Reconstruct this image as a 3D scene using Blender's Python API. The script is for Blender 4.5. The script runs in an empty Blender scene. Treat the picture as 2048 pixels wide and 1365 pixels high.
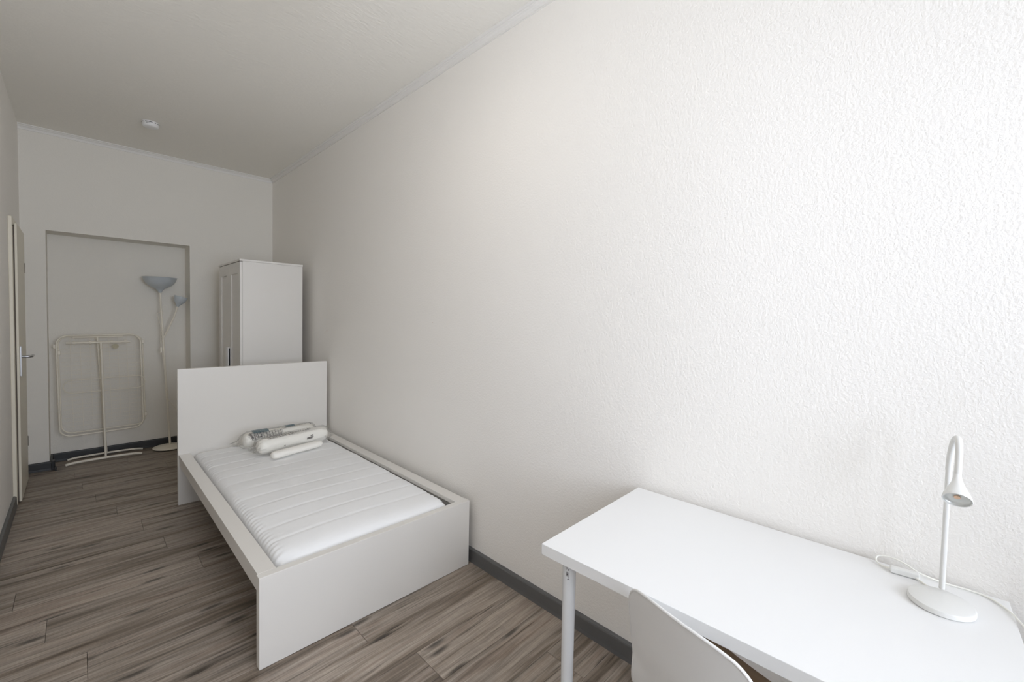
import bpy, bmesh, math, random
from mathutils import Vector, Matrix
random.seed(7)
S = bpy.context.scene
COL = S.collection
PI = math.pi

# ---------------------------------------------------------------- camera
cam_d = bpy.data.cameras.new('camera')
cam = bpy.data.objects.new('camera', cam_d); COL.objects.link(cam)
yaw, pit, rol, FPX = 0.81168, -0.0331, 0.01958, 848.3
Fv = Vector((math.sin(yaw)*math.cos(pit), math.cos(yaw)*math.cos(pit), math.sin(pit)))
R0 = Vector((math.cos(yaw), -math.sin(yaw), 0)); U0 = R0.cross(Fv)
Rv = R0*math.cos(rol)+U0*math.sin(rol); Uv = -R0*math.sin(rol)+U0*math.cos(rol)
M = Matrix((Rv, Uv, -Fv)).transposed().to_4x4(); M.translation = Vector((-1.5717, 0, 1.4164))
cam.matrix_world = M
cam_d.sensor_width = 36; cam_d.sensor_fit = 'HORIZONTAL'; cam_d.lens = FPX/2048*36
cam_d.shift_x = -26.02/2048; cam_d.shift_y = -16.09/2048
cam_d.clip_start = 0.01
S.camera = cam

# ---------------------------------------------------------------- world, daylight, exposure
W = bpy.data.worlds.new('world'); S.world = W; W.use_nodes = True
bg = W.node_tree.nodes['Background']; bg.inputs[0].default_value = (0.80, 0.88, 1.0, 1); bg.inputs[1].default_value = 0.6
def area(name, loc, rot, sx, sy, power, color):
    l = bpy.data.lights.new(name, 'AREA'); l.shape = 'RECTANGLE'; l.size = sx; l.size_y = sy
    l.energy = power; l.color = color
    o = bpy.data.objects.new(name, l); COL.objects.link(o); o.location = loc; o.rotation_euler = rot
    return o
# daylight entering through the window in the wall behind the camera
area('window_daylight', (-0.925, -1.38, 1.72), (math.radians(90), 0, 0), 1.5, 1.7, 88, (0.822, 0.884, 1.0))
# added fill light to lift the mid-room, unseen above the top edge of the frame
pl = bpy.data.lights.new('added_fill_light', 'POINT'); pl.energy = 6.0; pl.shadow_soft_size = .11; pl.color = (1, .92, .84)
plo = bpy.data.objects.new('added_fill_light', pl); COL.objects.link(plo); plo.location = (-.95, 1.55, 2.72)
S.view_settings.view_transform = 'Standard'; S.view_settings.look = 'None'
S.view_settings.gamma = 1; S.view_settings.use_curve_mapping = False
S.view_settings.exposure = 0.0
try:
    S.cycles.diffuse_bounces = 10; S.cycles.max_bounces = 14; S.cycles.sample_clamp_indirect = 4
except Exception: pass

# ---------------------------------------------------------------- materials
def srgb(r, g, b):
    f = lambda c: (c/255/12.92) if c/255 <= .04045 else ((c/255+.055)/1.055)**2.4
    return (f(r), f(g), f(b), 1)
def mat(name, col, rough=.5, bump=None, metal=0, spec=.5, coat=0, var=0):
    m = bpy.data.materials.new(name); m.use_nodes = True; nt = m.node_tree; N = nt.nodes; L = nt.links
    p = N['Principled BSDF']; p.inputs['Base Color'].default_value = col; p.inputs['Roughness'].default_value = rough
    p.inputs['Metallic'].default_value = metal; p.inputs['Specular IOR Level'].default_value = spec
    if coat: p.inputs['Coat Weight'].default_value = coat
    g = N.new('ShaderNodeNewGeometry')
    if var:
        n = N.new('ShaderNodeTexNoise'); n.inputs['Scale'].default_value = 6; n.inputs['Detail'].default_value = 4
        L.new(g.outputs['Position'], n.inputs['Vector'])
        r = N.new('ShaderNodeMapRange'); r.inputs['To Min'].default_value = 1-var; r.inputs['To Max'].default_value = 1+var
        L.new(n.outputs['Fac'], r.inputs['Value'])
        v = N.new('ShaderNodeVectorMath'); v.operation = 'SCALE'; v.inputs[0].default_value = col[:3]
        L.new(r.outputs[0], v.inputs['Scale']); L.new(v.outputs[0], p.inputs['Base Color'])
    if bump:
        prev = None
        for (sc, st, dist) in bump:
            n = N.new('ShaderNodeTexNoise'); n.inputs['Scale'].default_value = sc if not isinstance(sc, tuple) else 1
            n.inputs['Detail'].default_value = 3; n.inputs['Roughness'].default_value = .55
            if isinstance(sc, tuple):
                mp = N.new('ShaderNodeVectorMath'); mp.operation = 'MULTIPLY'; mp.inputs[1].default_value = sc
                L.new(g.outputs['Position'], mp.inputs[0]); L.new(mp.outputs[0], n.inputs['Vector'])
            else: L.new(g.outputs['Position'], n.inputs['Vector'])
            b = N.new('ShaderNodeBump'); b.inputs['Strength'].default_value = st; b.inputs['Distance'].default_value = dist
            L.new(n.outputs['Fac'], b.inputs['Height'])
            if prev: L.new(prev.outputs[0], b.inputs['Normal'])
            prev = b
        L.new(prev.outputs[0], p.inputs['Normal'])
    return m
def wall_mat():
    m = mat('woodchip_wallpaper', (.88, .858, .822, 1), .9, [(98, .55, .0031), (210, .4, .0015)], spec=.15)
    return m
WALL = wall_mat()
CEIL = mat('textured_ceiling_paint', (.865, .845, .795, 1), .9, [((26, 60, 60), .5, .005), (160, .3, .002)], spec=.15)
TRIM = mat('white_cornice_paint', (.82, .805, .78, 1), .7, spec=.3, var=.01)
SKIRT = mat('dark_grey_skirting', srgb(98, 98, 98), .42, [(40, .1, .002)], var=.06)
SKIRT_BLACK = mat('black_skirting_end', srgb(34, 35, 37), .35, var=.05)
BEDW = mat('white_foil_board', (.76, .738, .70, 1), .32, [(300, .03, .001)], var=.006)
DESKW = mat('white_desk_board', (.81, .81, .805, 1), .34, [(200, .02, .001)], var=.004)
LAMW = mat('white_painted_metal', (.745, .745, .725, 1), .30, var=.005)
LEGW = mat('white_leg_enamel', (.74, .75, .76, 1), .25, var=.005)
DOORW = mat('cream_door_paint', srgb(226, 220, 204), .4, var=.01)
CREAM = mat('cream_wire_enamel', srgb(238, 232, 218), .4, var=.02)
STEEL = mat('brushed_steel', (.55, .56, .58, 1), .28, metal=1, var=.02)
GREYBLUE = mat('pale_blue_plastic', srgb(196, 203, 208), .35, var=.01)
BLACK = mat('black_plastic', (.012, .012, .013, 1), .5, var=.02)
PLASTIC = mat('white_shell_plastic', (.76, .755, .745, 1), .33, [(500, .04, .0008)], var=.006)
SEAT = mat('brown_seat_surface', srgb(128, 104, 78), .6, var=.05)
FABRIC = mat('white_mattress_ticking', (.87, .875, .88, 1), 1, [(420, .2, .001), (22, .12, .008)], spec=.08, var=.008)
PILLOW = mat('off_white_cotton', srgb(246, 244, 238), .8, [(14, .4, .02), (60, .15, .004)], spec=.25)
INK = mat('dark_print_ink', srgb(74, 68, 70), .5, var=.05)
TEAL = mat('teal_print_ink', srgb(84, 106, 114), .5, var=.1)
GREYINK = mat('grey_print_ink', srgb(120, 120, 122), .5, var=.05)
CHROME = mat('lens_reflector', (.62, .63, .61, 1), .3, metal=.3, var=.02)
LED = mat('amber_led_chip', srgb(226, 190, 160), .4, var=.02)
CORD = mat('white_cord_rubber', srgb(240, 239, 232), .45, var=.01)
STAIN = mat('faint_brown_stain', srgb(214, 196, 180), .8, var=.05)
SHADOWGAP = mat('dark_board_core', srgb(120, 110, 100), .7, var=.03)

def plastic_bag():
    m = bpy.data.materials.new('clear_plastic_film'); m.use_nodes = True; nt = m.node_tree; N = nt.nodes; L = nt.links
    N.remove(N['Principled BSDF']); out = N['Material Output']
    t = N.new('ShaderNodeBsdfTransparent'); t.inputs[0].default_value = (.985, .985, .98, 1)
    g = N.new('ShaderNodeBsdfGlossy'); g.inputs['Roughness'].default_value = .12
    nz = N.new('ShaderNodeTexNoise'); nz.inputs['Scale'].default_value = 35; nz.inputs['Detail'].default_value = 3
    ge = N.new('ShaderNodeNewGeometry'); L.new(ge.outputs['Position'], nz.inputs['Vector'])
    b = N.new('ShaderNodeBump'); b.inputs['Strength'].default_value = .3; b.inputs['Distance'].default_value = .004
    L.new(nz.outputs['Fac'], b.inputs['Height']); L.new(b.outputs[0], g.inputs['Normal'])
    lw = N.new('ShaderNodeFresnel'); lw.inputs[0].default_value = 1.45; L.new(b.outputs[0], lw.inputs['Normal'])
    mx = N.new('ShaderNodeMixShader'); hm = N.new('ShaderNodeMath'); hm.operation = 'MULTIPLY'; hm.inputs[1].default_value = .45; L.new(lw.outputs[0], hm.inputs[0]); L.new(hm.outputs[0], mx.inputs[0]); L.new(t.outputs[0], mx.inputs[1]); L.new(g.outputs[0], mx.inputs[2])
    L.new(mx.outputs[0], out.inputs[0]); return m
BAG = plastic_bag()
def glass():
    m = bpy.data.materials.new('window_glass'); m.use_nodes = True; nt = m.node_tree; N = nt.nodes; L = nt.links
    N.remove(N['Principled BSDF']); out = N['Material Output']
    t = N.new('ShaderNodeBsdfTransparent'); g = N.new('ShaderNodeBsdfGlossy'); g.inputs['Roughness'].default_value = .02
    f = N.new('ShaderNodeFresnel'); f.inputs[0].default_value = 1.45
    mx = N.new('ShaderNodeMixShader'); L.new(f.outputs[0], mx.inputs[0]); L.new(t.outputs[0], mx.inputs[1]); L.new(g.outputs[0], mx.inputs[2])
    L.new(mx.outputs[0], out.inputs[0]); return m
GLASS = glass()

def wood_mat():
    m = bpy.data.materials.new('grey_oak_laminate'); m.use_nodes = True; nt = m.node_tree; N = nt.nodes; L = nt.links
    p = N['Principled BSDF']; p.inputs['Roughness'].default_value = .38; p.inputs['Specular IOR Level'].default_value = .35
    g = N.new('ShaderNodeNewGeometry'); oi = N.new('ShaderNodeObjectInfo')
    cb = N.new('ShaderNodeCombineXYZ')
    for i, k in enumerate((37., 11., 53.)):
        q = N.new('ShaderNodeMath'); q.operation = 'MULTIPLY'; q.inputs[1].default_value = k
        L.new(oi.outputs['Random'], q.inputs[0]); L.new(q.outputs[0], cb.inputs[i])
    ad = N.new('ShaderNodeVectorMath'); ad.operation = 'ADD'; L.new(g.outputs['Position'], ad.inputs[0]); L.new(cb.outputs[0], ad.inputs[1])
    def noise(sc, detail, rough, dist, src=None):
        mp = N.new('ShaderNodeVectorMath'); mp.operation = 'MULTIPLY'; mp.inputs[1].default_value = sc
        L.new((src or ad).outputs[0], mp.inputs[0])
        n = N.new('ShaderNodeTexNoise'); n.inputs['Scale'].default_value = 1; n.inputs['Detail'].default_value = detail
        n.inputs['Roughness'].default_value = rough; n.inputs['Distortion'].default_value = dist
        L.new(mp.outputs[0], n.inputs['Vector']); return n
    # gentle wander of the grain
    wn = noise((1.3, 3.0, 1), 2, .5, 0)
    wv = N.new('ShaderNodeVectorMath'); wv.operation = 'MULTIPLY_ADD'; wv.inputs[1].default_value = (0, .05, 0)
    L.new(wn.outputs['Color'], wv.inputs[0]); L.new(ad.outputs[0], wv.inputs[2])
    broad = noise((.9, 15, 1), 4, .55, .5, wv)
    mid = noise((2.2, 46, 1), 4, .6, .3, wv)
    fine = noise((7, 230, 1), 3, .6, 0, wv)
    cross = noise((150, 14, 1), 2, .5, 0, wv)
    def ramp(src, stops):
        r = N.new('ShaderNodeValToRGB'); L.new(src, r.inputs[0]); e = r.color_ramp.elements
        e[0].position, e[0].color = stops[0]; e[1].position, e[1].color = stops[-1]
        for s in stops[1:-1]:
            x = e.new(s[0]); x.color = s[1]
        return r
    base = ramp(broad.outputs['Fac'], [(.27, srgb(92, 80, 69)), (.40, srgb(125, 113, 101)), (.52, srgb(157, 146, 135)), (.63, srgb(145, 131, 119)), (.74, srgb(104, 90, 79))])
    def mul(a, fsrc, lo, hi, fmin, fmax):
        r = N.new('ShaderNodeMapRange'); L.new(fsrc, r.inputs['Value'])
        r.inputs['From Min'].default_value = fmin; r.inputs['From Max'].default_value = fmax
        r.inputs['To Min'].default_value = lo; r.inputs['To Max'].default_value = hi
        v = N.new('ShaderNodeVectorMath'); v.operation = 'SCALE'; L.new(a, v.inputs[0]); L.new(r.outputs[0], v.inputs['Scale'])
        return v.outputs[0]
    c = mul(base.outputs[0], mid.outputs['Fac'], .66, 1.10, .32, .56)
    c = mul(c, fine.outputs['Fac'], .78, 1.16, .32, .68)
    c = mul(c, cross.outputs['Fac'], .95, 1.05, .3, .7)
    # thin dark cracks along the grain
    crack = noise((2.0, 58, 1), 3, .5, .8, wv)
    r = N.new('ShaderNodeMapRange'); L.new(crack.outputs['Fac'], r.inputs['Value'])
    r.inputs['From Min'].default_value = .61; r.inputs['From Max'].default_value = .70; r.inputs['To Min'].default_value = 1; r.inputs['To Max'].default_value = .42
    v = N.new('ShaderNodeVectorMath'); v.operation = 'SCALE'; L.new(c, v.inputs[0]); L.new(r.outputs[0], v.inputs['Scale']); c = v.outputs[0]
    # knots
    mp = N.new('ShaderNodeVectorMath'); mp.operation = 'MULTIPLY'; mp.inputs[1].default_value = (2.3, 8.5, 1); L.new(wv.outputs[0], mp.inputs[0])
    vo = N.new('ShaderNodeTexVoronoi'); vo.inputs['Scale'].default_value = 1; vo.voronoi_dimensions = '2D'; L.new(mp.outputs[0], vo.inputs['Vector'])
    kr = N.new('ShaderNodeMapRange'); kr.interpolation_type = 'SMOOTHSTEP'; L.new(vo.outputs['Distance'], kr.inputs['Value'])
    kr.inputs['From Min'].default_value = .03; kr.inputs['From Max'].default_value = .17; kr.inputs['To Min'].default_value = .34; kr.inputs['To Max'].default_value = 1
    sep = N.new('ShaderNodeSeparateColor'); L.new(vo.outputs['Color'], sep.inputs[0])
    gt = N.new('ShaderNodeMath'); gt.operation = 'GREATER_THAN'; gt.inputs[1].default_value = .52; L.new(sep.outputs[0], gt.inputs[0])
    mxk = N.new('ShaderNodeMapRange'); L.new(gt.outputs[0], mxk.inputs['Value']); mxk.inputs['To Min'].default_value = 1
    L.new(kr.outputs[0], mxk.inputs['To Max'])
    v = N.new('ShaderNodeVectorMath'); v.operation = 'SCALE'; L.new(c, v.inputs[0]); L.new(mxk.outputs[0], v.inputs['Scale']); c = v.outputs[0]
    # per-plank tone
    r = N.new('ShaderNodeMapRange'); L.new(oi.outputs['Random'], r.inputs['Value']); r.inputs['To Min'].default_value = 1.0; r.inputs['To Max'].default_value = 1.19
    v = N.new('ShaderNodeVectorMath'); v.operation = 'SCALE'; L.new(c, v.inputs[0]); L.new(r.outputs[0], v.inputs['Scale'])
    L.new(v.outputs[0], p.inputs['Base Color'])
    b = N.new('ShaderNodeBump'); b.inputs['Strength'].default_value = .25; b.inputs['Distance'].default_value = .001
    L.new(mid.outputs['Fac'], b.inputs['Height']); L.new(b.outputs[0], p.inputs['Normal'])
    return m
WOOD = wood_mat()
GROOVE = mat('dark_plank_joint', srgb(46, 42, 40), .8, var=.05)

# ---------------------------------------------------------------- mesh helpers
def obj(name, bm, m, parent=None, smooth=False, loc=None):
    me = bpy.data.meshes.new(name); bmesh.ops.recalc_face_normals(bm, faces=bm.faces[:]); bm.to_mesh(me); bm.free()
    me.materials.append(m)
    if smooth:
        for f in me.polygons: f.use_smooth = True
        try: me.set_sharp_from_angle(angle=math.radians(40))
        except Exception: pass
    o = bpy.data.objects.new(name, me); COL.objects.link(o)
    if parent: o.parent = parent
    if loc: o.location = loc
    return o
def box(bm, x0, x1, y0, y1, z0, z1, bev=0, rot=None):
    t = bmesh.new(); bmesh.ops.create_cube(t, size=1)
    for v in t.verts: v.co = Vector((x0+(v.co.x+.5)*(x1-x0), y0+(v.co.y+.5)*(y1-y0), z0+(v.co.z+.5)*(z1-z0)))
    if bev: bmesh.ops.bevel(t, geom=t.edges[:], offset=bev, segments=2, profile=.5, affect='EDGES')
    if rot: bmesh.ops.transform(t, matrix=rot, verts=t.verts[:])
    merge(bm, t); return bm
def merge(bm, t):
    me = bpy.data.meshes.new('tmp'); t.to_mesh(me); t.free(); bm.from_mesh(me); bpy.data.meshes.remove(me)
def B(*a, **k): return box(bmesh.new(), *a, **k)
def tube(bm, pts, r, seg=10, closed=False, caps=True):
    pts = [Vector(p) for p in pts]; n = len(pts)
    rs = r if isinstance(r, (list, tuple)) else [r]*n
    up = None; rings = []
    for i, p in enumerate(pts):
        a = pts[(i-1) % n] if (closed or i > 0) else p; b = pts[(i+1) % n] if (closed or i < n-1) else p
        d = (b-a).normalized()
        if up is None:
            up = Vector((0, 0, 1)) if abs(d.z) < .9 else Vector((1, 0, 0))
        up = (up-d*up.dot(d)).normalized(); s = d.cross(up)
        rings.append([bm.verts.new(p+(up*math.cos(2*PI*k/seg)+s*math.sin(2*PI*k/seg))*rs[i]) for k in range(seg)])
    m = n if closed else n-1
    for i in range(m):
        A, Bq = rings[i], rings[(i+1) % n]
        for k in range(seg): bm.faces.new((A[k], A[(k+1) % seg], Bq[(k+1) % seg], Bq[k]))
    if caps and not closed:
        bm.faces.new(rings[0][::-1]); bm.faces.new(rings[-1])
    return bm
def lathe(bm, prof, c=(0, 0, 0), seg=48, mtx=None, capb=False, capt=False):
    t = bmesh.new(); rings = []
    for r, z in prof:
        rings.append([t.verts.new((r*math.cos(2*PI*k/seg), r*math.sin(2*PI*k/seg), z)) for k in range(seg)])
    for A, Bq in zip(rings, rings[1:]):
        for k in range(seg): t.faces.new((A[k], A[(k+1) % seg], Bq[(k+1) % seg], Bq[k]))
    if capb or prof[0][0] <= .0011: t.faces.new(rings[0][::-1])
    if capt or prof[-1][0] <= .0011: t.faces.new(rings[-1])
    if mtx: bmesh.ops.transform(t, matrix=mtx, verts=t.verts[:])
    bmesh.ops.translate(t, vec=Vector(c), verts=t.verts[:])
    merge(bm, t); return bm
def spline(pts, n=10):
    P = [Vector(p) for p in pts]; out = []
    for i in range(len(P)-1):
        a = P[max(i-1, 0)]; b = P[i]; c = P[i+1]; d = P[min(i+2, len(P)-1)]
        for k in range(n):
            t = k/n
            out.append(.5*((2*b)+(c-a)*t+(2*a-5*b+4*c-d)*t*t+(-a+3*b-3*c+d)*t**3))
    out.append(P[-1]); return out
def rrect(x0, x1, z0, z1, r, y, n=6, f=None):
    pts = []
    for cx, cz, a0 in ((x1-r, z1-r, 0), (x0+r, z1-r, 90), (x0+r, z0+r, 180), (x1-r, z0+r, 270)):
        for k in range(n+1):
            a = math.radians(a0+90*k/n); pts.append((cx+r*math.cos(a), cz+r*math.sin(a)))
    return [f(x, z, y) if f else (x, y, z) for x, z in pts]
def orient(d, up=(0, 0, 1)):
    d = Vector(d).normalized(); return d.to_track_quat('Z', 'Y').to_matrix().to_4x4()
def thing(name, label, cat, loc=(0, 0, 0), rotz=0, group=None):
    o = bpy.data.objects.new(name, None); COL.objects.link(o); o.location = loc; o.rotation_euler = (0, 0, rotz)
    o.empty_display_size = .1
    o['label'] = label; o['category'] = cat
    if group: o['group'] = group
    return o
def tag(o, label, cat, group=None):
    o['label'] = label; o['category'] = cat
    if group: o['group'] = group
    return o
def struct(name, bm, m, smooth=False):
    o = obj(name, bm, m, None, smooth); o['kind'] = 'structure'; return o

# ---------------------------------------------------------------- room shell
WL, YB, HC, YF = -1.905, 5.582, 2.969, -1.30
NL, NR, NH, ND = -1.760, -0.767, 2.107, 0.275
T = .12
struct('wall_right', B(0, T, YF-T, YB+ND+T, 0, HC), WALL)
struct('wall_left', B(WL-T, WL, YF-T, YB+ND+T, 0, HC), WALL)
bm = bmesh.new()
box(bm, WL, NL, YB, YB+ND+T, 0, HC); box(bm, NR, 0, YB, YB+ND+T, 0, HC); box(bm, NL, NR, YB, YB+ND+T, NH, HC)
box(bm, NL, NR, YB+ND, YB+ND+T, 0, NH)
WALL_DIMMED = mat('woodchip_wallpaper_dimmed', (.825, .80, .745, 1), .9, [(98, .55, .0031), (210, .4, .0015)], spec=.15)  # same wallpaper, with the far end's dim warm shade put into its colour
struct('wall_back', bm, WALL_DIMMED)
wx0, wx1, wz0, wz1 = -1.70, -0.15, .85, 2.6
bm = bmesh.new()
box(bm, WL, wx0, YF-T, YF, 0, HC); box(bm, wx1, 0, YF-T, YF, 0, HC); box(bm, wx0, wx1, YF-T, YF, 0, wz0); box(bm, wx0, wx1, YF-T, YF, wz1, HC)
struct('wall_front', bm, WALL)
struct('ceiling', B(WL-T, T, YF-T, YB+ND+T, HC, HC+.1), CEIL)
# window behind the camera
w = bpy.data.objects.new('window_1', None); COL.objects.link(w); w['kind'] = 'structure'
bm = bmesh.new(); yy = YF-.06
for a in (wx0, wx1-.05, (wx0+wx1)/2-.04): box(bm, a, a+(.05 if a != (wx0+wx1)/2-.04 else .08), yy-.03, yy+.03, wz0, wz1, bev=.004)
box(bm, wx0+.05, wx1-.05, yy-.03, yy+.03, wz0, wz0+.05, bev=.004); box(bm, wx0+.05, wx1-.05, yy-.03, yy+.03, wz1-.05, wz1, bev=.004)
obj('window_frame', bm, TRIM, w)
xm = (wx0+wx1)/2
obj('window_pane', B(wx0+.045, xm-.035, yy-.004, yy+.004, wz0+.045, wz1-.045), GLASS, w)
obj('window_pane', B(xm+.035, wx1-.045, yy-.004, yy+.004, wz0+.045, wz1-.045), GLASS, w)
obj('window_sill', B(wx0-.03, wx1+.03, YF-.03, YF+.10, wz0-.03, wz0, bev=.004), TRIM, w)

# floor with single planks
fl = struct('floor', B(WL-.02, .02, YF-T, YB+ND+.02, -.06, -.0085), GROOVE)
PW, PLN, G = .193, 1.285, .0006
joints = {0: -.603, 1: -1.30, 2: -.721, 3: -.45, 4: -.62, 5: -1.561, 6: -.85, 7: -1.684, 8: -1.105, 9: -1.799, 10: -1.217, 11: -.63, 12: -1.293,
          13: -.70, 14: -1.397, 15: -.80, 16: -1.494, 17: -.92, 18: -1.562, 19: -1.02, 20: -1.608}
rnd = random.Random(3)
plank_mesh = {}
k = -12
while 1.32+.193*k < YB+ND:
    y0 = 1.32+PW*k; y1 = y0+PW
    y0c, y1c = max(y0, YF), min(y1, YB+ND)
    if y1c-y0c > .01:
        j = joints.get(k, -rnd.uniform(.3, 1.5))
        while j > WL: j -= PLN
        x = j
        while x < 0:
            a, b = max(x, WL), min(x+PLN, 0)
            if b-a > .01:
                key = (round(b-a, 3), round(y1c-y0c, 3))
                L_, D_ = b-a-2*G, y1c-y0c-2*G
                if key not in plank_mesh:
                    t = bmesh.new()
                    vs = []
                    for (e, z) in ((0, -.008), (0, -.0007), (.0008, 0)):
                        vs.append([t.verts.new(c) for c in ((-L_/2+e, -D_/2+e, z), (L_/2-e, -D_/2+e, z), (L_/2-e, D_/2-e, z), (-L_/2+e, D_/2-e, z))])
                    for A, C in zip(vs, vs[1:]):
                        for q in range(4): t.faces.new((A[q], A[(q+1) % 4], C[(q+1) % 4], C[q]))
                    t.faces.new(vs[-1]); t.faces.new(vs[0][::-1])
                    me = bpy.data.meshes.new('plank'); t.to_mesh(me); t.free(); me.materials.append(WOOD); plank_mesh[key] = me
                o = bpy.data.objects.new('plank', plank_mesh[key]); COL.objects.link(o); o.parent = fl
                o.location = ((a+b)/2, (y0c+y1c)/2, 0)
            x += PLN
    k += 1

# cornices
def sweep_profile(prof, path_pts):
    """prof: list of (out, down); path: list of (pos, outdir) with corner mitres"""
    bm = bmesh.new(); rings = []
    for pos, out in path_pts:
        rings.append([bm.verts.new(Vector(pos)+Vector(out)*o+Vector((0, 0, -d))) for o, d in prof])
    for A, C in zip(rings, rings[1:]):
        for q in range(len(prof)): bm.faces.new((A[q], A[(q+1) % len(prof)], C[(q+1) % len(prof)], C[q]))
    bm.faces.new(rings[0]); bm.faces.new(rings[-1][::-1])
    return bm
CP = [(0, 0), (.040, 0), (.040, .006), (.033, .010), (.026, .011), (.024, .016), (.019, .018), (.012, .024), (.008, .033), (.008, .040), (0, .040)]
struct('trim_1', sweep_profile(CP, [((0, YF, HC), (-1, 0, 0)), ((0, YB, HC), (-1, -1, 0))]), TRIM)
struct('trim_2', sweep_profile(CP, [((0, YB, HC), (-1, -1, 0)), ((WL, YB, HC), (0, -1, 0))]), TRIM)
# skirting
SK, ST = .0763, .0186
SP = [(0, 0), (.006, 0), (ST-.004, .004), (ST-.002, .010), (ST-.001, SK-.016), (ST, SK-.010), (ST+.001, SK), (0, SK)]
SKIRT_BACK = mat('near_black_skirting', srgb(46, 47, 48), .45, var=.06)
def skirt(name, path, m=None):
    return struct(name, sweep_profile(SP, [((p[0], p[1], SK), o) for p, o in path]), m or SKIRT)
skirt('baseboard_right', [((0, YF), (-1, 0, 0)), ((0, YB), (-1, -1, 0))])
skirt('baseboard_left', [((WL, YF), (1, 0, 0)), ((WL, 4.70), (1, 0, 0))])
skirt('baseboard_back', [((WL, YB), (0, -1, 0)), ((NL, YB), (1, -1, 0)), ((NL, YB+ND), (1, -1, 0)), ((NR, YB+ND), (-1, -1, 0)), ((NR, YB), (-1, -1, 0)), ((0, YB), (-1, -1, 0))], SKIRT_BACK)
bb = bpy.data.objects['baseboard_back']
obj('end_cap', B(NL+.012, NL+.034, YB-.035, YB+.03, .0005, SK+.006, bev=.003), SKIRT_BLACK, bb)
obj('end_cap', B(NL+.03, NL+.044, YB-.075, YB-.02, .0005, .03, bev=.003), SKIRT_BLACK, bb)

# ---------------------------------------------------------------- door in the left wall
d = bpy.data.objects.new('door_1', None); COL.objects.link(d); d['kind'] = 'structure'; d.location = (WL, 4.69, 0)
def at(o, bmq): bmesh.ops.translate(bmq, vec=-Vector(o.location), verts=bmq.verts[:]); return bmq
bm = bmesh.new()
box(bm, WL, WL+.019, 4.69, 4.745, 0, 2.07, bev=.003); box(bm, WL, WL+.019, 5.335, 5.40, 0, 2.07, bev=.003); box(bm, WL, WL+.019, 4.745, 5.335, 2.015, 2.07, bev=.003)
obj('door_frame', at(d, bm), DOORW, d)
leaf = obj('door_leaf', at(d, B(WL+.024, WL+.037, 4.755, 5.345, .012, 2.028, bev=.002)), DOORW, d)
obj('door_rebate', at(d, B(WL+.001, WL+.024, 4.765, 5.33, .014, 2.01)), SHADOWGAP, d)
bm = B(WL+.037, WL+.046, 4.79, 4.825, .925, 1.145, bev=.002)
obj('handle_plate', at(d, bm), STEEL, d)
hz = 1.068; HINGE = mat('dull_hinge_metal', srgb(118, 114, 108), .5, var=.03)
bm = tube(bmesh.new(), spline([(WL+.044, 4.808, hz), (WL+.075, 4.808, hz), (WL+.088, 4.815, hz), (WL+.093, 4.83, hz), (WL+.094, 4.88, hz), (WL+.094, 4.925, hz)], 5), .0095, 12)
obj('handle_lever', at(d, bm), STEEL, d, True)
for z in (1.75, .33):
    obj('hinge', at(d, tube(bmesh.new(), [(WL+.035, 5.351, z-.04), (WL+.035, 5.351, z+.04)], .0055, 10)), HINGE, d, True)

# ---------------------------------------------------------------- bed
BR = -.0055
bed = thing('bed_frame', 'white single bed frame with tall plain headboard and low footboard against the right wall', 'bed', (-.042, 1.863, 0), BR)
bw, bl, fh, hh = 1.051, 2.095, .374, 1.002
obj('footboard', B(-bw, 0, 0, .038, .002, fh, bev=.0015), BEDW, bed)
obj('headboard', B(-bw, 0, bl-.038, bl, .002, hh, bev=.0015), BEDW, bed)
for x0, x1 in ((-bw+.004, -bw+.071), (-.071, -.004)):
    bm = B(x0, x1, .0382, bl-.0382, fh-.022, fh, bev=.001)
    if x0 < -.5: box(bm, x0+.004, x0+.026, .0382, bl-.0382, fh-.082, fh-.0221, bev=.001)
    else: box(bm, x1-.026, x1-.004, .0382, bl-.0382, fh-.082, fh-.0221, bev=.001)
    obj('side_rail', bm, BEDW, bed)
obj('centre_beam', B(-bw/2-.03, -bw/2+.03, .039, bl-.039, .20, .225), SHADOWGAP, bed)
for i in range(13):
    y = .12+i*.148
    obj('slat', B(-bw+.075, -.075, y, y+.06, .2255, .237, bev=.001), SHADOWGAP, bed)
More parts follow.
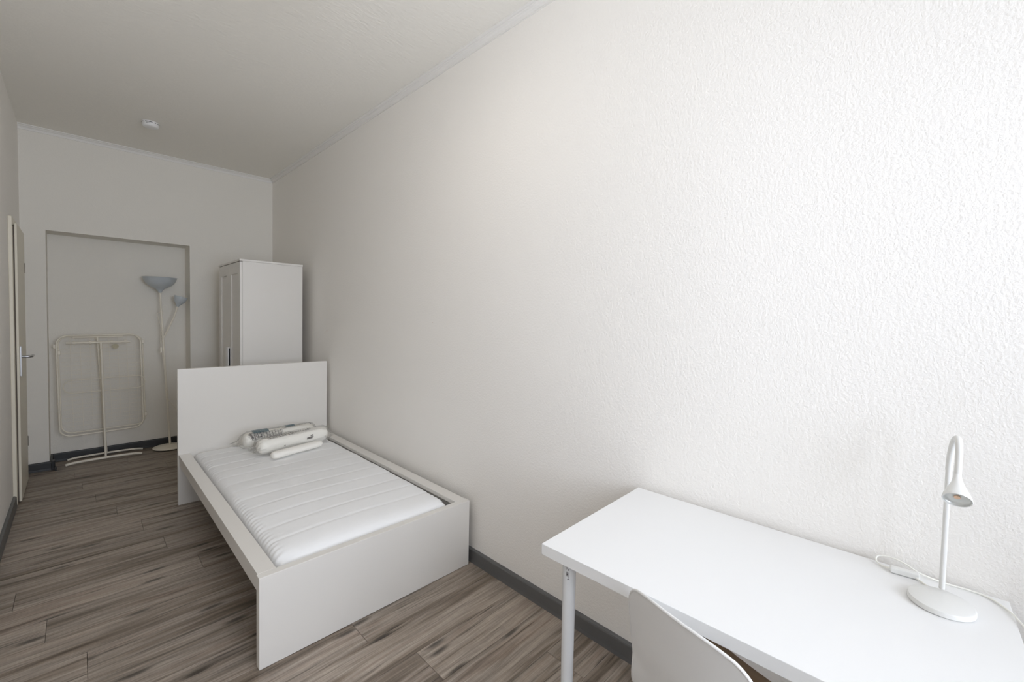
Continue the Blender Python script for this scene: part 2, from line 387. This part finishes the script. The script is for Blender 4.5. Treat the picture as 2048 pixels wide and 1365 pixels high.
# mattress
def mattress():
    bm = bmesh.new(); nx, ny = 90, 330
    x0, x1, y0, y1, zb = -bw+.074, -.089, .047, bl-.043, .239
    top = []
    # parametric outline: cos-spaced samples, superellipse shoulders
    def tval(i, n): return -math.cos(PI*i/n)
    us = []
    for i in range(nx+1):
        s = -1+2*i/nx; us.append(math.copysign(abs(s)**.55, s))
    vs = []
    for j in range(ny+1):
        s = -1+2*j/ny; vs.append(math.copysign(abs(s)**.72, s))
    grid = []
    for j, v in enumerate(vs):
        row = []
        for i, u in enumerate(us):
            e = max(0, 1-abs(u)**22)**(1/2.6); f = max(0, 1-abs(v)**34)**(1/2.4)
            x = (x0+x1)/2+u*(x1-x0)/2; y = (y0+y1)/2+v*(y1-y0)/2
            crown = .012*(1-u*u)*(1-v**6)
            p = (y-y0-.19)/.145; fr = abs(p-round(p))*.145
            groove = -.0022*math.exp(-(fr/.012)**2) if .06 < y-y0 < bl-.1 else 0
            q = (y-y0)/.0363; side = .0022*math.cos(2*PI*q)*max(0, min(1, (abs(u)-.86)/.08))
            wob = .0022*math.sin(9*x+3.1*y)+.0016*math.sin(17*y-5*x)
            z = zb+(.152+crown+groove+wob)*e*f+side*e
            # a soft dent at the foot corner near the rail
            dd = math.hypot(x-(x0+.03), y-(y0+.02)); z -= .012*math.exp(-(dd/.05)**2)
            row.append(bm.verts.new((x, y, z)))
        grid.append(row)
    for j in range(ny):
        for i in range(nx): bm.faces.new((grid[j][i], grid[j][i+1], grid[j+1][i+1], grid[j+1][i]))
    # closed bottom with a lower side band
    ring = grid[0]+[grid[j][nx] for j in range(1, ny+1)]+[grid[ny][i] for i in range(nx-1, -1, -1)]+[grid[j][0] for j in range(ny-1, 0, -1)]
    bm.faces.new(ring[::-1])
    return bm
mt = obj('mattress', mattress(), FABRIC, None, True)
mt.location = bed.location; mt.rotation_euler = bed.rotation_euler
tag(mt, 'white foam mattress with cross quilting lines lying in the white bed frame', 'mattress')

# ---------------------------------------------------------------- rolled pillows on the mattress
def frame(a, b):
    a, b = Vector(a), Vector(b); L_ = (b-a).length; X = (b-a).normalized(); Y = Vector((0, 0, 1)).cross(X).normalized(); Z = X.cross(Y)
    m = Matrix((X, Y, Z)).transposed().to_4x4(); m.translation = (a+b)/2
    return m, L_
def roll(L_, r, seed, squash=.92, ns=60, ne=40, endr=.6):
    bm = bmesh.new(); rn = random.Random(seed); rings = []
    ph = [rn.uniform(0, 6.28) for _ in range(6)]
    for i in range(ns+1):
        s = -1+2*i/ns; s = math.copysign(abs(s)**.7, s)
        rr = r*max(0.0, 1-abs(s)**14)**(1/2.6)
        if i in (0, ns): rr = r*.02
        ring = []
        for k in range(ne):
            a = 2*PI*k/ne
            w = 1+.03*math.sin(2*a+ph[0]+s*2)+.022*math.sin(3*a+ph[1]-s*4)+.012*math.sin(7*a+ph[2]+s*9)*abs(s)+.02*math.sin(s*5+ph[3])
            ring.append(bm.verts.new((s*L_/2, rr*w*math.cos(a), rr*w*math.sin(a)*squash)))
        rings.append(ring)
    for A, C in zip(rings, rings[1:]):
        for k in range(ne): bm.faces.new((A[k], A[(k+1) % ne], C[(k+1) % ne], C[k]))
    bm.faces.new(rings[0][::-1]); bm.faces.new(rings[-1])
    return bm
def bag(L_, r, seed, flare):
    """clear film sleeve: snug over the roll, gathered and flared flat at both ends"""
    bm = bmesh.new(); rn = random.Random(seed); rings = []; ne = 56
    st = [(-L_/2-flare, .75, .10), (-L_/2-flare*.7, .7, .22), (-L_/2-flare*.3, .66, .45), (-L_/2-.005, .84, .80)]
    for i in range(13): st.append((-L_/2+.03+(L_-.06)*i/12, 1.06, 1.05))
    st += [(L_/2+.005, .84, .80), (L_/2+flare*.3, .64, .45), (L_/2+flare*.6, .66, .25), (L_/2+flare*.85, .7, .12)]
    for (x, wy, wz) in st:
        ring = []; endk = max(0, abs(x)-L_/2+.03)/.06
        for k in range(ne):
            a = 2*PI*k/ne; w = 1+.02*math.sin(5*a+x*30)+min(endk, 1)*.12*math.sin(11*a+x*60+seed)+.05*min(endk, 1)*math.sin(17*a-x*90)
            dz = -(1-wz)*r*.35
            ring.append(bm.verts.new((x+.006*min(endk, 1)*math.sin(9*a+seed), r*wy*w*1.05*math.cos(a), r*.98*wz*w*math.sin(a)+dz)))
        rings.append(ring)
    for A, C in zip(rings, rings[1:]):
        for k in range(ne): bm.faces.new((A[k], A[(k+1) % ne], C[(k+1) % ne], C[k]))
    return bm
def ribbon(bm, pts, wd, r, squash=.96):
    """pts (x along roll, angle) ; thin flat ribbon lying on the sleeve"""
    P = [Vector((x, r*math.cos(a), r*squash*math.sin(a))) for x, a in pts]
    prev = None
    for i, p in enumerate(P):
        t = (P[min(i+1, len(P)-1)]-P[max(i-1, 0)]).normalized(); n = Vector((0, p.y, p.z)).normalized(); s = t.cross(n).normalized()*wd/2
        cur = (bm.verts.new(p+s), bm.verts.new(p-s))
        if prev: bm.faces.new((prev[0], prev[1], cur[1], cur[0]))
        prev = cur
def line(a, b, n=8): return [(a[0]+(b[0]-a[0])*i/n, a[1]+(b[1]-a[1])*i/n) for i in range(n+1)]
# local axes: +x towards the wall, +y towards the headboard, angle 90deg = top, 180deg = front
D = math.radians
ZT = .411
mA, LA = frame((-.708, 3.405, ZT+.060), (-.205, 3.485, ZT+.060))
pA = thing('rolled_pillow', 'large rolled white pillow in clear bag, front one with printed top, behind the small roll', 'pillow', group='rolled pillows in clear bags')
pA.matrix_world = mA
obj('pillow_roll', roll(LA, .060, 5), PILLOW, pA, True)
obj('plastic_sleeve', bag(LA, .0635, 2, .045), BAG, pA, True)
rr = .0725
bm = bmesh.new()
for i in range(8): ribbon(bm, line((-.20+i*.022, D(88)), (-.185+i*.022, D(128))), .002, rr)
for i in range(5): ribbon(bm, line((-.205, D(90+i*9)), (-.02, D(90+i*9)), 14), .0016, rr)
for i in range(12):
    x = -.035+i*.0125
    ribbon(bm, [(x+.005*math.cos(t*1.2), D(112)+.10*math.sin(t*1.2)) for t in range(5)], .0022, rr)
obj('printed_pattern', bm, INK, pA)
bm = bmesh.new()
for (a, b) in (((.085, 106), (.098, 103)), ((.105, 104), (.111, 110)), ((.098, 113), (.085, 112))): ribbon(bm, line((a[0], D(a[1])), (b[0], D(b[1]))), .004, rr)
for q in range(3):
    ribbon(bm, line((.062, D(172+q*4)), (.062+(.042 if q else .05), D(170+q*4))), .0036, rr)
for q in range(2): ribbon(bm, line((.090, D(160+q*5)), (.112, D(158+q*5))), .0034, rr)
ribbon(bm, line((-.105, D(190)), (-.098, D(186))), .006, rr)
obj('label_print', bm, INK, pA)['kind'] = 'stuff'

mB, LB = frame((-.750, 3.610, ZT+.070), (-.245, 3.660, ZT+.058))
pB = thing('rolled_pillow', 'rolled pillow in clear bag with teal printed patches, rear one nearest the headboard', 'pillow', group='rolled pillows in clear bags')
pB.matrix_world = mB
obj('pillow_roll', roll(LB, .060, 9), PILLOW, pB, True)
obj('plastic_sleeve', bag(LB, .0615, 4, .07), BAG, pB, True)
rb = .0705
bm = bmesh.new(); rn = random.Random(1)
for i in range(11): ribbon(bm, line((-.215+i*.020, D(128)), (-.225+i*.020+.012, D(172))), .0026, rb)
for i in range(6): ribbon(bm, line((-.235+i*.005, D(130+i*8)), (.00, D(126+i*8)), 14), .0022, rb)
for i in range(16):
    x, a = rn.uniform(-.24, -.14), rn.uniform(D(125), D(170)); ribbon(bm, line((x, a), (x+rn.uniform(-.02, .03), a+rn.uniform(-.4, .4)), 4), .0026, rb)
obj('printed_pattern', bm, INK, pB)
bm = bmesh.new()
for (xa, xb, a0, a1) in ((-.205, -.09, 92, 128), (.03, .105, 86, 112)):
    for i in range(10):
        a = a0+(a1-a0)*i/9; ribbon(bm, line((xa+rn.uniform(0, .008), D(a)), (xb-rn.uniform(0, .008), D(a)), 6), .0030, rb)
    n = int((xb-xa)/.007)
    for i in range(n): ribbon(bm, line((xa+.007*i+.002, D(a0)), (xa+.007*i+rn.uniform(.002, .009), D(a1)), 4), .0032, rb)
tp = obj('teal_patches', bm, TEAL, pB); tp['label'] = 'teal printed patches'; tp['kind'] = 'stuff'
bm = bmesh.new()
x = .090
for i in range(10):
    h = .0048; a = D(112)
    ribbon(bm, line((x, a-.055), (x+rn.choice((0, .003)), a+.055), 2), .0028, rb)
    ribbon(bm, line((x, a+rn.choice((-.05, 0, .05))), (x+.007, a+rn.choice((-.05, 0, .05))), 2), .0026, rb)
    x += .0098
for q, (xa, xb, a) in enumerate(((.13, .17, 98), (.00, .035, 118), (.005, .03, 124), (-.03, -.012, 112))): ribbon(bm, line((xa, D(a)), (xb, D(a))), .0018, rb)
for (a, b) in (((.205, 100), (.222, 112)), ((.222, 112), (.215, 122)), ((.228, 104), (.240, 112))): ribbon(bm, line((a[0], D(a[1])), (b[0], D(b[1]))), .003, rb)
obj('printed_lettering', bm, INK, pB)['kind'] = 'stuff'
mC, LC = frame((-.665, 3.245, ZT+.027), (-.300, 3.330, ZT+.027))
bm = roll(LC, .036, 14, squash=.70)
pC = obj('rolled_cloth', bm, PILLOW, None, True); pC.matrix_world = mC
tag(pC, 'small thin white rolled cloth on the mattress, in front of the two bagged pillows', 'cloth')

# ---------------------------------------------------------------- wardrobe
wd = thing('wardrobe', 'white two-door wardrobe with framed doors behind the headboard, in the back corner', 'wardrobe', (-.574, 4.376, 0))
dp, ww, wh = .492, .789, 1.893
bm = bmesh.new()
box(bm, 0, dp, 0, .016, .002, wh-.018, bev=.001); box(bm, 0, dp, ww-.016, ww, .002, wh-.018, bev=.001)
box(bm, .0, dp, .0165, ww-.0165, .06, .076); box(bm, dp-.006, dp-.001, .0165, ww-.0165, .06, wh-.02)
box(bm, .02, .034, .0165, ww-.0165, .002, .0595)
obj('carcass', bm, BEDW, wd)
obj('top_panel', B(-.024, dp+.002, -.004, ww+.004, wh-.0175, wh, bev=.001), BEDW, wd)
def door_panel(y0, y1):
    z0, z1 = .065, wh-.022; st = .085; bm = bmesh.new()
    box(bm, -.020, -.0006, y0, y0+st, z0, z1, bev=.001); box(bm, -.020, -.0006, y1-st, y1, z0, z1, bev=.001)
    box(bm, -.0199, -.0006, y0+st, y1-st, z1-.10, z1); box(bm, -.0199, -.0006, y0+st, y1-st, z0, z0+.10)
    box(bm, -.0195, -.0006, y0+st, y1-st, .78, .86)
    box(bm, -.011, -.0018, y0+st-.002, y1-st+.002, z0+.09, z1-.09)
    return bm
for y0, y1, hy in ((.002, ww/2-.001, ww/2-.0215), (ww/2+.001, ww-.002, ww/2+.0245)):
    dr = obj('door', door_panel(y0, y1), BEDW, wd)
    bm = bmesh.new()
    for q in (-.022, -.007, .008): box(bm, -.040, -.0205, hy+q, hy+q+.011, .42, 1.095, bev=.002)
    box(bm, -.033, -.0203, hy-.022, hy+.019, .423, 1.09)
    obj('handle', bm, DESKW, dr)

# ---------------------------------------------------------------- floor lamp in the niche
bx, by = -.925, 5.688
lp = thing('floor_lamp', 'white uplighter floor lamp with bluish bowl shade and small side reading light in the niche', 'lamp', (bx, by, 0))
q = lambda p: Vector(p)-Vector((bx, by, 0))
obj('base', lathe(bmesh.new(), [(.001, .003), (.128, .003), (.138, .008), (.140, .013), (.136, .018), (.10, .027), (.03, .034), (.012, .040), (.001, .041)], seg=56), CREAM, lp, True)
obj('base_rim', lathe(bmesh.new(), [(.001, .0005), (.134, .0005), (.136, .003), (.001, .0035)], seg=48), BLACK, lp, True)
ptop = Vector((-.993, 5.705, 1.627)); pb = Vector((bx, by, .035))
pp = lambda z: pb+(ptop-pb)*((z-.035)/(1.6))
bm = tube(bmesh.new(), [q(pb), q(pp(.6))], .0095, 12); tube(bm, [q(pp(.6)), q(pp(1.12))], .0088, 12); tube(bm, [q(pp(1.12)), q(ptop)], .0082, 12)
for z in (.6, 1.12, 1.42): tube(bm, [q(pp(z-.006)), q(pp(z+.006))], .0112, 12)
obj('pole', bm, CREAM, lp, True)
prof = [(.010, -.012), (.016, 0), (.021, .012), (.033, .026), (.060, .043), (.090, .062), (.112, .084), (.126, .108), (.134, .135), (.140, .142), (.138, .144), (.131, .139), (.122, .110), (.108, .087), (.086, .066), (.056, .047), (.028, .03), (.001, .022)]
obj('shade', lathe(bmesh.new(), prof, c=q(ptop)+Vector((0, 0, -.005)), seg=56), GREYBLUE, lp, True)
a0 = pp(1.145); a1 = Vector((-.858, 5.665, 1.478))
ar = obj('reading_arm', tube(bmesh.new(), spline([q(a0), q(a0+(a1-a0)*.35+Vector((.003, 0, -.008))), q(a0+(a1-a0)*.7+Vector((.006, 0, -.010))), q(a1)], 6), .0075, 10), CREAM, lp, True)
mx = orient((.28, -.05, 1)); mx.translation = q(a1)
prof = [(.006, -.006), (.013, .002), (.020, .016), (.030, .030), (.042, .044), (.050, .062), (.054, .085), (.055, .105), (.053, .105), (.049, .075), (.030, .04), (.001, .03)]
obj('reading_shade', lathe(bmesh.new(), prof, mtx=mx, seg=40), GREYBLUE, lp, True)
cd = spline([q(pp(1.42)+Vector((-.008, -.012, 0))), q(pp(1.40)+Vector((-.034, -.014, 0))), q(pp(1.34)+Vector((-.026, -.014, 0))), q(pp(1.26)+Vector((-.012, -.012, 0))), q(pp(1.17)+Vector((-.02, -.014, 0))), q(pp(1.04)+Vector((-.022, -.015, 0))), q(pp(.92)+Vector((-.010, -.013, 0))), q(pp(.6)+Vector((.0, -.014, 0))), q(pp(.52)+Vector((.004, -.014, 0))), q((-.86, 5.69, .38)), q((-.80, 5.72, .30)), q((-.70, 5.8, .18) if False else (-.79, 5.80, .08))], 8)
obj('cord', tube(bmesh.new(), cd, .0026, 6), CREAM, lp, True)
obj('cord_switch', B(-.009, .009, -.007, .007, -.028, .028, bev=.004, rot=Matrix.Translation(q(pp(1.03)+Vector((-.023, -.018, 0))))), CREAM, lp)

# ---------------------------------------------------------------- drying rack folded in the niche
rk = thing('drying_rack', 'cream wire clothes drying rack folded flat and leaning on the niche wall', 'drying rack', (-1.41, 5.70, 0))
o0 = Vector((-1.41, 5.70, 0))
def fr(x, z, y): return Vector((x, y+(z-.03)*.045, z))-o0+Vector(((1.2-z)*.018-.008, 0, (x+1.41)*.02))
def bar(name, pts, r, seg=8, closed=False, par=rk): return obj(name, tube(bmesh.new(), pts, r, seg, closed), CREAM, par, True)
bar('outer_frame', rrect(-1.705, -1.138, .26, 1.185, .075, 5.665, f=fr), .0068, 10, True)
bar('inner_frame', rrect(-1.695, -1.120, .282, 1.175, .072, 5.700, f=fr), .0052, 8, True)
bar('middle_loop', rrect(-1.672, -1.118, .655, .775, .058, 5.640, f=fr), .0036, 8, True)
bar('top_bar', [fr(-1.645, 1.118, 5.645), fr(-1.215, 1.112, 5.645)], .0098, 10)
bar('rear_top_bar', [fr(-1.600, 1.165, 5.70), fr(-1.265, 1.165, 5.70)], .0075, 10)
for x in (-1.595, -1.49, -1.345, -1.25): bar('clip', [fr(x-.008, 1.116, 5.645), fr(x+.008, 1.116, 5.645)], .0165, 10)
ff, rf = Vector((-1.405, 5.612, .03)), Vector((-1.395, 5.775, .03))
bar('leg', [fr(-1.420, 1.118, 5.645), fr(-1.418, 1.05, 5.645), ff-o0], [.0125, .0088, .0080], 10)
bar('leg', [fr(-1.440, 1.165, 5.70), rf-o0], [.0085, .0085], 10)
def foot(xa, xb, y, z=.018): return spline([Vector((xa, y-.004, z-.006))-o0, Vector((xa+.07, y, z+.004))-o0, Vector(((xa+xb)/2, y, z+.008))-o0, Vector((xb-.07, y, z+.004))-o0, Vector((xb, y-.004, z-.006))-o0], 6)
bar('foot', foot(-1.665, -1.150, 5.600), .0115, 10); bar('foot', foot(-1.655, -1.130, 5.785), .0090, 10)
for i in range(19):
    z = .34+i*.040
    if 1.09 < z < 1.14: continue
    bar('wire', [fr(-1.681, z, 5.706), fr(-1.113, z, 5.706)], .0014, 5)
for i in range(8):
    x = -1.62+i*.064
    bar('wire', [fr(x, .305, 5.709), fr(x, 1.17, 5.709)], .0012, 5)
bm = lathe(bmesh.new(), [(.001, 0), (.023, 0), (.023, .003), (.001, .003)], seg=28)
bmesh.ops.transform(bm, matrix=Matrix.Translation(fr(-1.318, 1.070, 5.70))@Matrix.Rotation(PI/2, 4, 'X')@Matrix.Diagonal((1, 1.02, 1, 1)), verts=bm.verts[:])
obj('maker_tag', bm, mat('yellowed_tag', srgb(196, 188, 160), .5, var=.05), rk)['label'] = 'yellowish oval plastic tag'
for (x, z) in ((-1.716, 1.09), (-1.690, 1.03), (-1.12, 1.11), (-1.118, .38)): obj('joint', B(-.010, .010, -.012, .012, -.018, .018, bev=.003, rot=Matrix.Translation(fr(x, z, 5.68))), CREAM, rk)

# ---------------------------------------------------------------- smoke detector
sd = thing('smoke_detector', 'round white smoke detector on the ceiling near the back wall', 'smoke detector', (-1.146, 4.690, HC))
obj('housing', lathe(bmesh.new(), [(.001, -.044), (.030, -.043), (.044, -.040), (.050, -.036), (.053, -.028), (.0545, -.010), (.0545, -.001), (.001, -.0005)], seg=56), DESKW, sd, True)
def arcbox(r, a0, a1, z0, z1, n=8, t=.0012):
    bm = bmesh.new(); prev = None
    for i in range(n+1):
        a = D(a0+(a1-a0)*i/n); c = [bm.verts.new((R_*math.cos(a), R_*math.sin(a), z)) for R_, z in ((r, z0), (r+t, z0), (r+t, z1), (r, z1))]
        if prev:
            for k in range(4): bm.faces.new((prev[k], prev[(k+1) % 4], c[(k+1) % 4], c[k]))
        else: bm.faces.new(c[::-1])
        prev = c
    bm.faces.new(prev); return bm
for a0, a1 in ((228, 278), (292, 304), (204, 212), (318, 350), (10, 60), (80, 130), (150, 190)): obj('vent_slot', arcbox(.0537, a0, a1, -.0135, -.009), BLACK, sd)
bm = arcbox(.0530, 234, 240, -.0225, -.018); merge(bm, arcbox(.0530, 242, 245, -.022, -.017))
merge(bm, arcbox(.0530, 247, 264, -.0215, -.0195)); obj('logo_print', bm, INK, sd)

cl = thing('fill_light_fixture', 'white bell shaped fixture added out of view above the foot of the bed for the fill light', 'lamp', (-.95, 1.55, HC))  # invented fixture housing the added fill light, out of view
obj('canopy', lathe(bmesh.new(), [(.001, 0), (.05, 0), (.05, -.018), (.006, -.03), (.006, -.10), (.02, -.105), (.02, -.14), (.001, -.14)], seg=32), LAMW, cl, True)
obj('shade', lathe(bmesh.new(), [(.022, -.105), (.06, -.115), (.13, -.17), (.17, -.24), (.172, -.24), (.132, -.168), (.062, -.112), (.022, -.102)], seg=48), LAMW, cl, True)

# ---------------------------------------------------------------- desk
dk = thing('desk', 'white rectangular desk with round metal legs standing along the right wall', 'desk', (-.628, .810, 0), .0162)
dz, dt, dl, dw = .7486, .0327, .989, .600
obj('desk_top', B(0, dw, -dl, 0, dz-dt, dz, bev=.0012), DESKW, dk)
for (x, y) in ((.053, -.065), (.050, -dl+.062), (dw-.062, -.085), (dw-.062, -dl+.062)):
    lg = obj('leg', lathe(bmesh.new(), [(.001, .001), (.014, .001), (.016, .004), (.0165, .02), (.0198, dz-dt-.02), (.0198, dz-dt-.004), (.001, dz-dt-.004)], c=(x, y, 0), seg=32), LEGW, dk, True)
    obj('mounting_plate', lathe(bmesh.new(), [(.001, dz-dt-.0038), (.040, dz-dt-.0038), (.040, dz-dt-.0004), (.001, dz-dt-.0004)], c=(x, y, 0), seg=32), LEGW, dk, True)
    if x < .1 and y > -.2:
        bm = bmesh.new()
        def mk(a0, a1, z0, z1): merge(bm, arcbox(.0196, a0, a1, z0, z1, 3, .0004))
        zz = dz-dt
        mk(206, 220, zz-.022, zz-.016); mk(190, 192, zz-.032, zz-.014); mk(198, 201, zz-.030, zz-.014); mk(206, 213, zz-.034, zz-.030)
        for i in range(4): mk(190+4*i, 191.6+4*i, zz-.052, zz-.038)
        mk(190, 202, zz-.047, zz-.044); mk(208, 210, zz-.058, zz-.040); mk(200, 218, zz-.061, zz-.0595)
        bmesh.ops.translate(bm, vec=Vector((x, y, 0)), verts=bm.verts[:])
        obj('sticker_print', bm, INK, lg)

# ---------------------------------------------------------------- desk lamp
ZD = dz+.0003
dlm = thing('desk_lamp', 'small white desk lamp with round base and bent neck standing on the desk', 'lamp', (-.153, -.047, ZD))
o1 = Vector((-.153, -.047, ZD))
obj('base', lathe(bmesh.new(), [(.001, 0), (.058, 0), (.0605, .002), (.0605, .009), (.0590, .0125), (.056, .0140), (.001, .0146)], seg=64), LAMW, dlm, True)
px, py = -.092, -.0495
def Q(x, y, z): return Vector((x, y, z))-o1
obj('stem', tube(bmesh.new(), [Q(px, py, ZD+.0145), Q(px+.000, py-.001, 1.062)], .0058, 20), LAMW, dlm, True)
nk = spline([Q(px, py-.001, 1.062), Q(px, py-.003, 1.10), Q(px-.006, py-.006, 1.130), Q(px-.022, py-.010, 1.148), Q(px-.040, py-.013, 1.148), Q(px-.054, py-.0145, 1.132), Q(px-.060, py-.0145, 1.100), Q(px-.064, py-.0138, 1.071)], 7)
obj('neck', tube(bmesh.new(), nk, .0068, 20), LAMW, dlm, True)
ne = nk[-1]
ax = Vector((-.77, .014, -.64)).normalized()
mh = orient(ax); mh.translation = ne
hp = [(.0066, -.004), (.0070, .004), (.0080, .012), (.0110, .025), (.0155, .038), (.0205, .051), (.0238, .060), (.0252, .0655), (.0256, .069), (.0249, .0705)]
hd = obj('lamp_head', lathe(bmesh.new(), hp+[(.0236, .0700), (.0232, .065)], mtx=mh, seg=56), LAMW, dlm, True)
obj('reflector', lathe(bmesh.new(), [(.0234, .0685), (.0228, .0655), (.0200, .0630), (.0140, .0612), (.008, .0605), (.001, .0602)], mtx=mh, seg=48), CHROME, hd, True)
m2 = mh.copy()@Matrix.Translation((0, 0, .0612))
obj('led_chip', lathe(bmesh.new(), [(.001, .0), (.0055, .0), (.0055, .002), (.001, .0023)], mtx=m2, seg=24), LED, hd, True)
z0 = ZD+.0028
cpts = [Q(-.093, -.030, z0+.004), Q(-.075, -.020, z0), Q(-.063, -.010, z0)]
obj('cord', tube(bmesh.new(), spline(cpts+[Q(-.060, -.002, z0+.003)], 8), .0022, 8), CORD, dlm, True)
sw = Matrix.Translation(Q(-.054, .021, ZD+.0085))@Matrix.Rotation(math.radians(97), 4, 'Z')
obj('cord_switch', B(-.030, .030, -.0095, .0095, -.0075, .0075, bev=.003, rot=sw), LAMW, dlm)
cp = [Q(-.050, .052, z0+.003), Q(-.047, .064, z0+.001), Q(-.036, .078, z0+.002), Q(-.022, .082, z0+.008), Q(-.014, .074, z0+.014), Q(-.014, .050, z0+.018), Q(-.022, .020, z0+.015), Q(-.030, -.008, z0+.006), Q(-.030, -.05, z0), Q(-.026, -.10, z0), Q(-.034, -.135, z0), Q(-.070, -.162, z0), Q(-.105, -.174, z0+.001), Q(-.150, -.186, z0-.003), Q(-.185, -.200, z0-.03), Q(-.20, -.215, z0-.12), Q(-.20, -.23, z0-.3), Q(-.16, -.26, .25), Q(-.10, -.30, .02), Q(-.06, -.36, .006)]
obj('cord', tube(bmesh.new(), spline(cp, 8), .0022, 8), CORD, dlm, True)

# ---------------------------------------------------------------- chair
ca = -.2566
ch = thing('shell_chair', 'white plastic shell chair pushed against the desk front, seen from behind', 'chair', (-.487, .3101, 0), ca)
PR = [(.200, .425, .190), (.192, .440, .197), (.170, .447, .203), (.11, .444, .207), (.04, .438, .207), (-.04, .436, .203), (-.10, .440, .194), (-.142, .455, .182), (-.168, .485, .172), (-.186, .530, .167), (-.196, .585, .1666), (-.2045, .640, .1666), (-.212, .705, .1666), (-.2205, .765, .1666), (-.2230, .7795, .1666), (-.2233, .7818, .1666), (-.2234, .7826, .1666), (-.2235, .783, .1666)]
def shell():
    bm = bmesh.new(); nt = 44; ns = 64
    pv = [Vector(p) for p in PR]; pv = spline(pv, 5); n = len(pv)-1
    grid = []
    for i, p in enumerate(pv):
        s = i/n; row = []
        back = max(0, min(1, (p.z*0+p.y-.455)/.12)); hwd = p.z
        for k in range(nt+1):
            t = -1+2*k/nt; tt = t
            x = p.x; z = p.y; w_ = hwd
            # rounded upper corners of the back and front corners of the seat
            if p.y > .68:
                dz_ = max(0, .78305-p.y); rc = .0488
                if dz_ < rc: w_ = hwd-rc+math.sqrt(max(0, rc*rc-(rc-dz_)**2))
            if s < .10: w_ = hwd-.02*(1-s/.10)**2
            yn = tt*w_/hwd; z -= .030*abs(yn)**3*max(0, min(1, (p.y-.55)/.2)); x += back*.0307*abs(yn)**2.2; z += (1-back)*(.018*abs(tt)**3)+.0
            row.append(bm.verts.new((x, tt*w_, z)))
        grid.append(row)
    for A, C in zip(grid, grid[1:]):
        for k in range(nt): bm.faces.new((A[k], A[k+1], C[k+1], C[k]))
    # the rolled rim follows the open edge of the shell
    raw = [r[0].co.copy() for r in grid]+[v.co.copy() for v in grid[-1][1:]]+[r[-1].co.copy() for r in grid[-2::-1]]+[v.co.copy() for v in grid[0][-2:0:-1]]
    for p in raw:
        if not shell_rim or (p-shell_rim[-1]).length > .004: shell_rim.append(p)
    for _ in range(2):
        shell_rim[:] = [shell_rim[0]]+[(a+b*2+c)/4 for a, b, c in zip(shell_rim, shell_rim[1:], shell_rim[2:])]+[shell_rim[-1]]
    return bm
shell_rim = []
sh = obj('seat_shell', shell(), PLASTIC, ch, True)
md = sh.modifiers.new('thick', 'SOLIDIFY'); md.thickness = .0050; md.offset = 0
RIMP = [v for v in shell_rim]
obj('shell_rim', tube(bmesh.new(), RIMP, .0036, 10), PLASTIC, ch, True)
bm = bmesh.new()
g = []
for i in range(9):
    x = -.10+.295*i/8
    g.append([bm.verts.new((x, t*.200*(1-.03*max(0, (x-.13)/.06)), .4515+.014*abs(t)**3-.003*(0 if 0 < i < 8 else 1))) for t in [-1+2*k/14 for k in range(15)]])
for A, C in zip(g, g[1:]):
    for k in range(14): bm.faces.new((A[k], A[k+1], C[k+1], C[k]))
sp = obj('seat_pad', bm, SEAT, ch, True); sp['label'] = 'brown seat surface'
md = sp.modifiers.new('thick', 'SOLIDIFY'); md.thickness = .003; md.offset = 1
for sx, sy in ((1, 1), (1, -1), (-1, 1), (-1, -1)):
    obj('leg', tube(bmesh.new(), [(sx*.13, sy*.13, .425), (sx*.19, sy*.20, .002)], [.013, .010], 14), LEGW, ch, True)
bm = bmesh.new()
for sx in (-1, 1): tube(bm, [(sx*.13, -.13, .424), (sx*.13, .13, .424)], .009, 8)
for sy in (-1, 1): tube(bm, [(-.13, sy*.13, .424), (.13, sy*.13, .424)], .009, 8)
obj('under_frame', bm, LEGW, ch, True)

# ---------------------------------------------------------------- small marks on the right wall
wr = bpy.data.objects['wall_right']
def spot(y, z, a, b):
    bm = lathe(bmesh.new(), [(.001, .0006), (1, .0004), (1, 0)], seg=14)
    bmesh.ops.transform(bm, matrix=Matrix.Translation((-.0004, y, z))@Matrix.Rotation(-PI/2, 4, 'Y')@Matrix.Diagonal((b, a, 1, 1)), verts=bm.verts[:])
    return obj('wall_mark', bm, STAIN, wr)
spot(4.0, 1.276, .006, .011); spot(2.31, 1.383, .0025, .003)
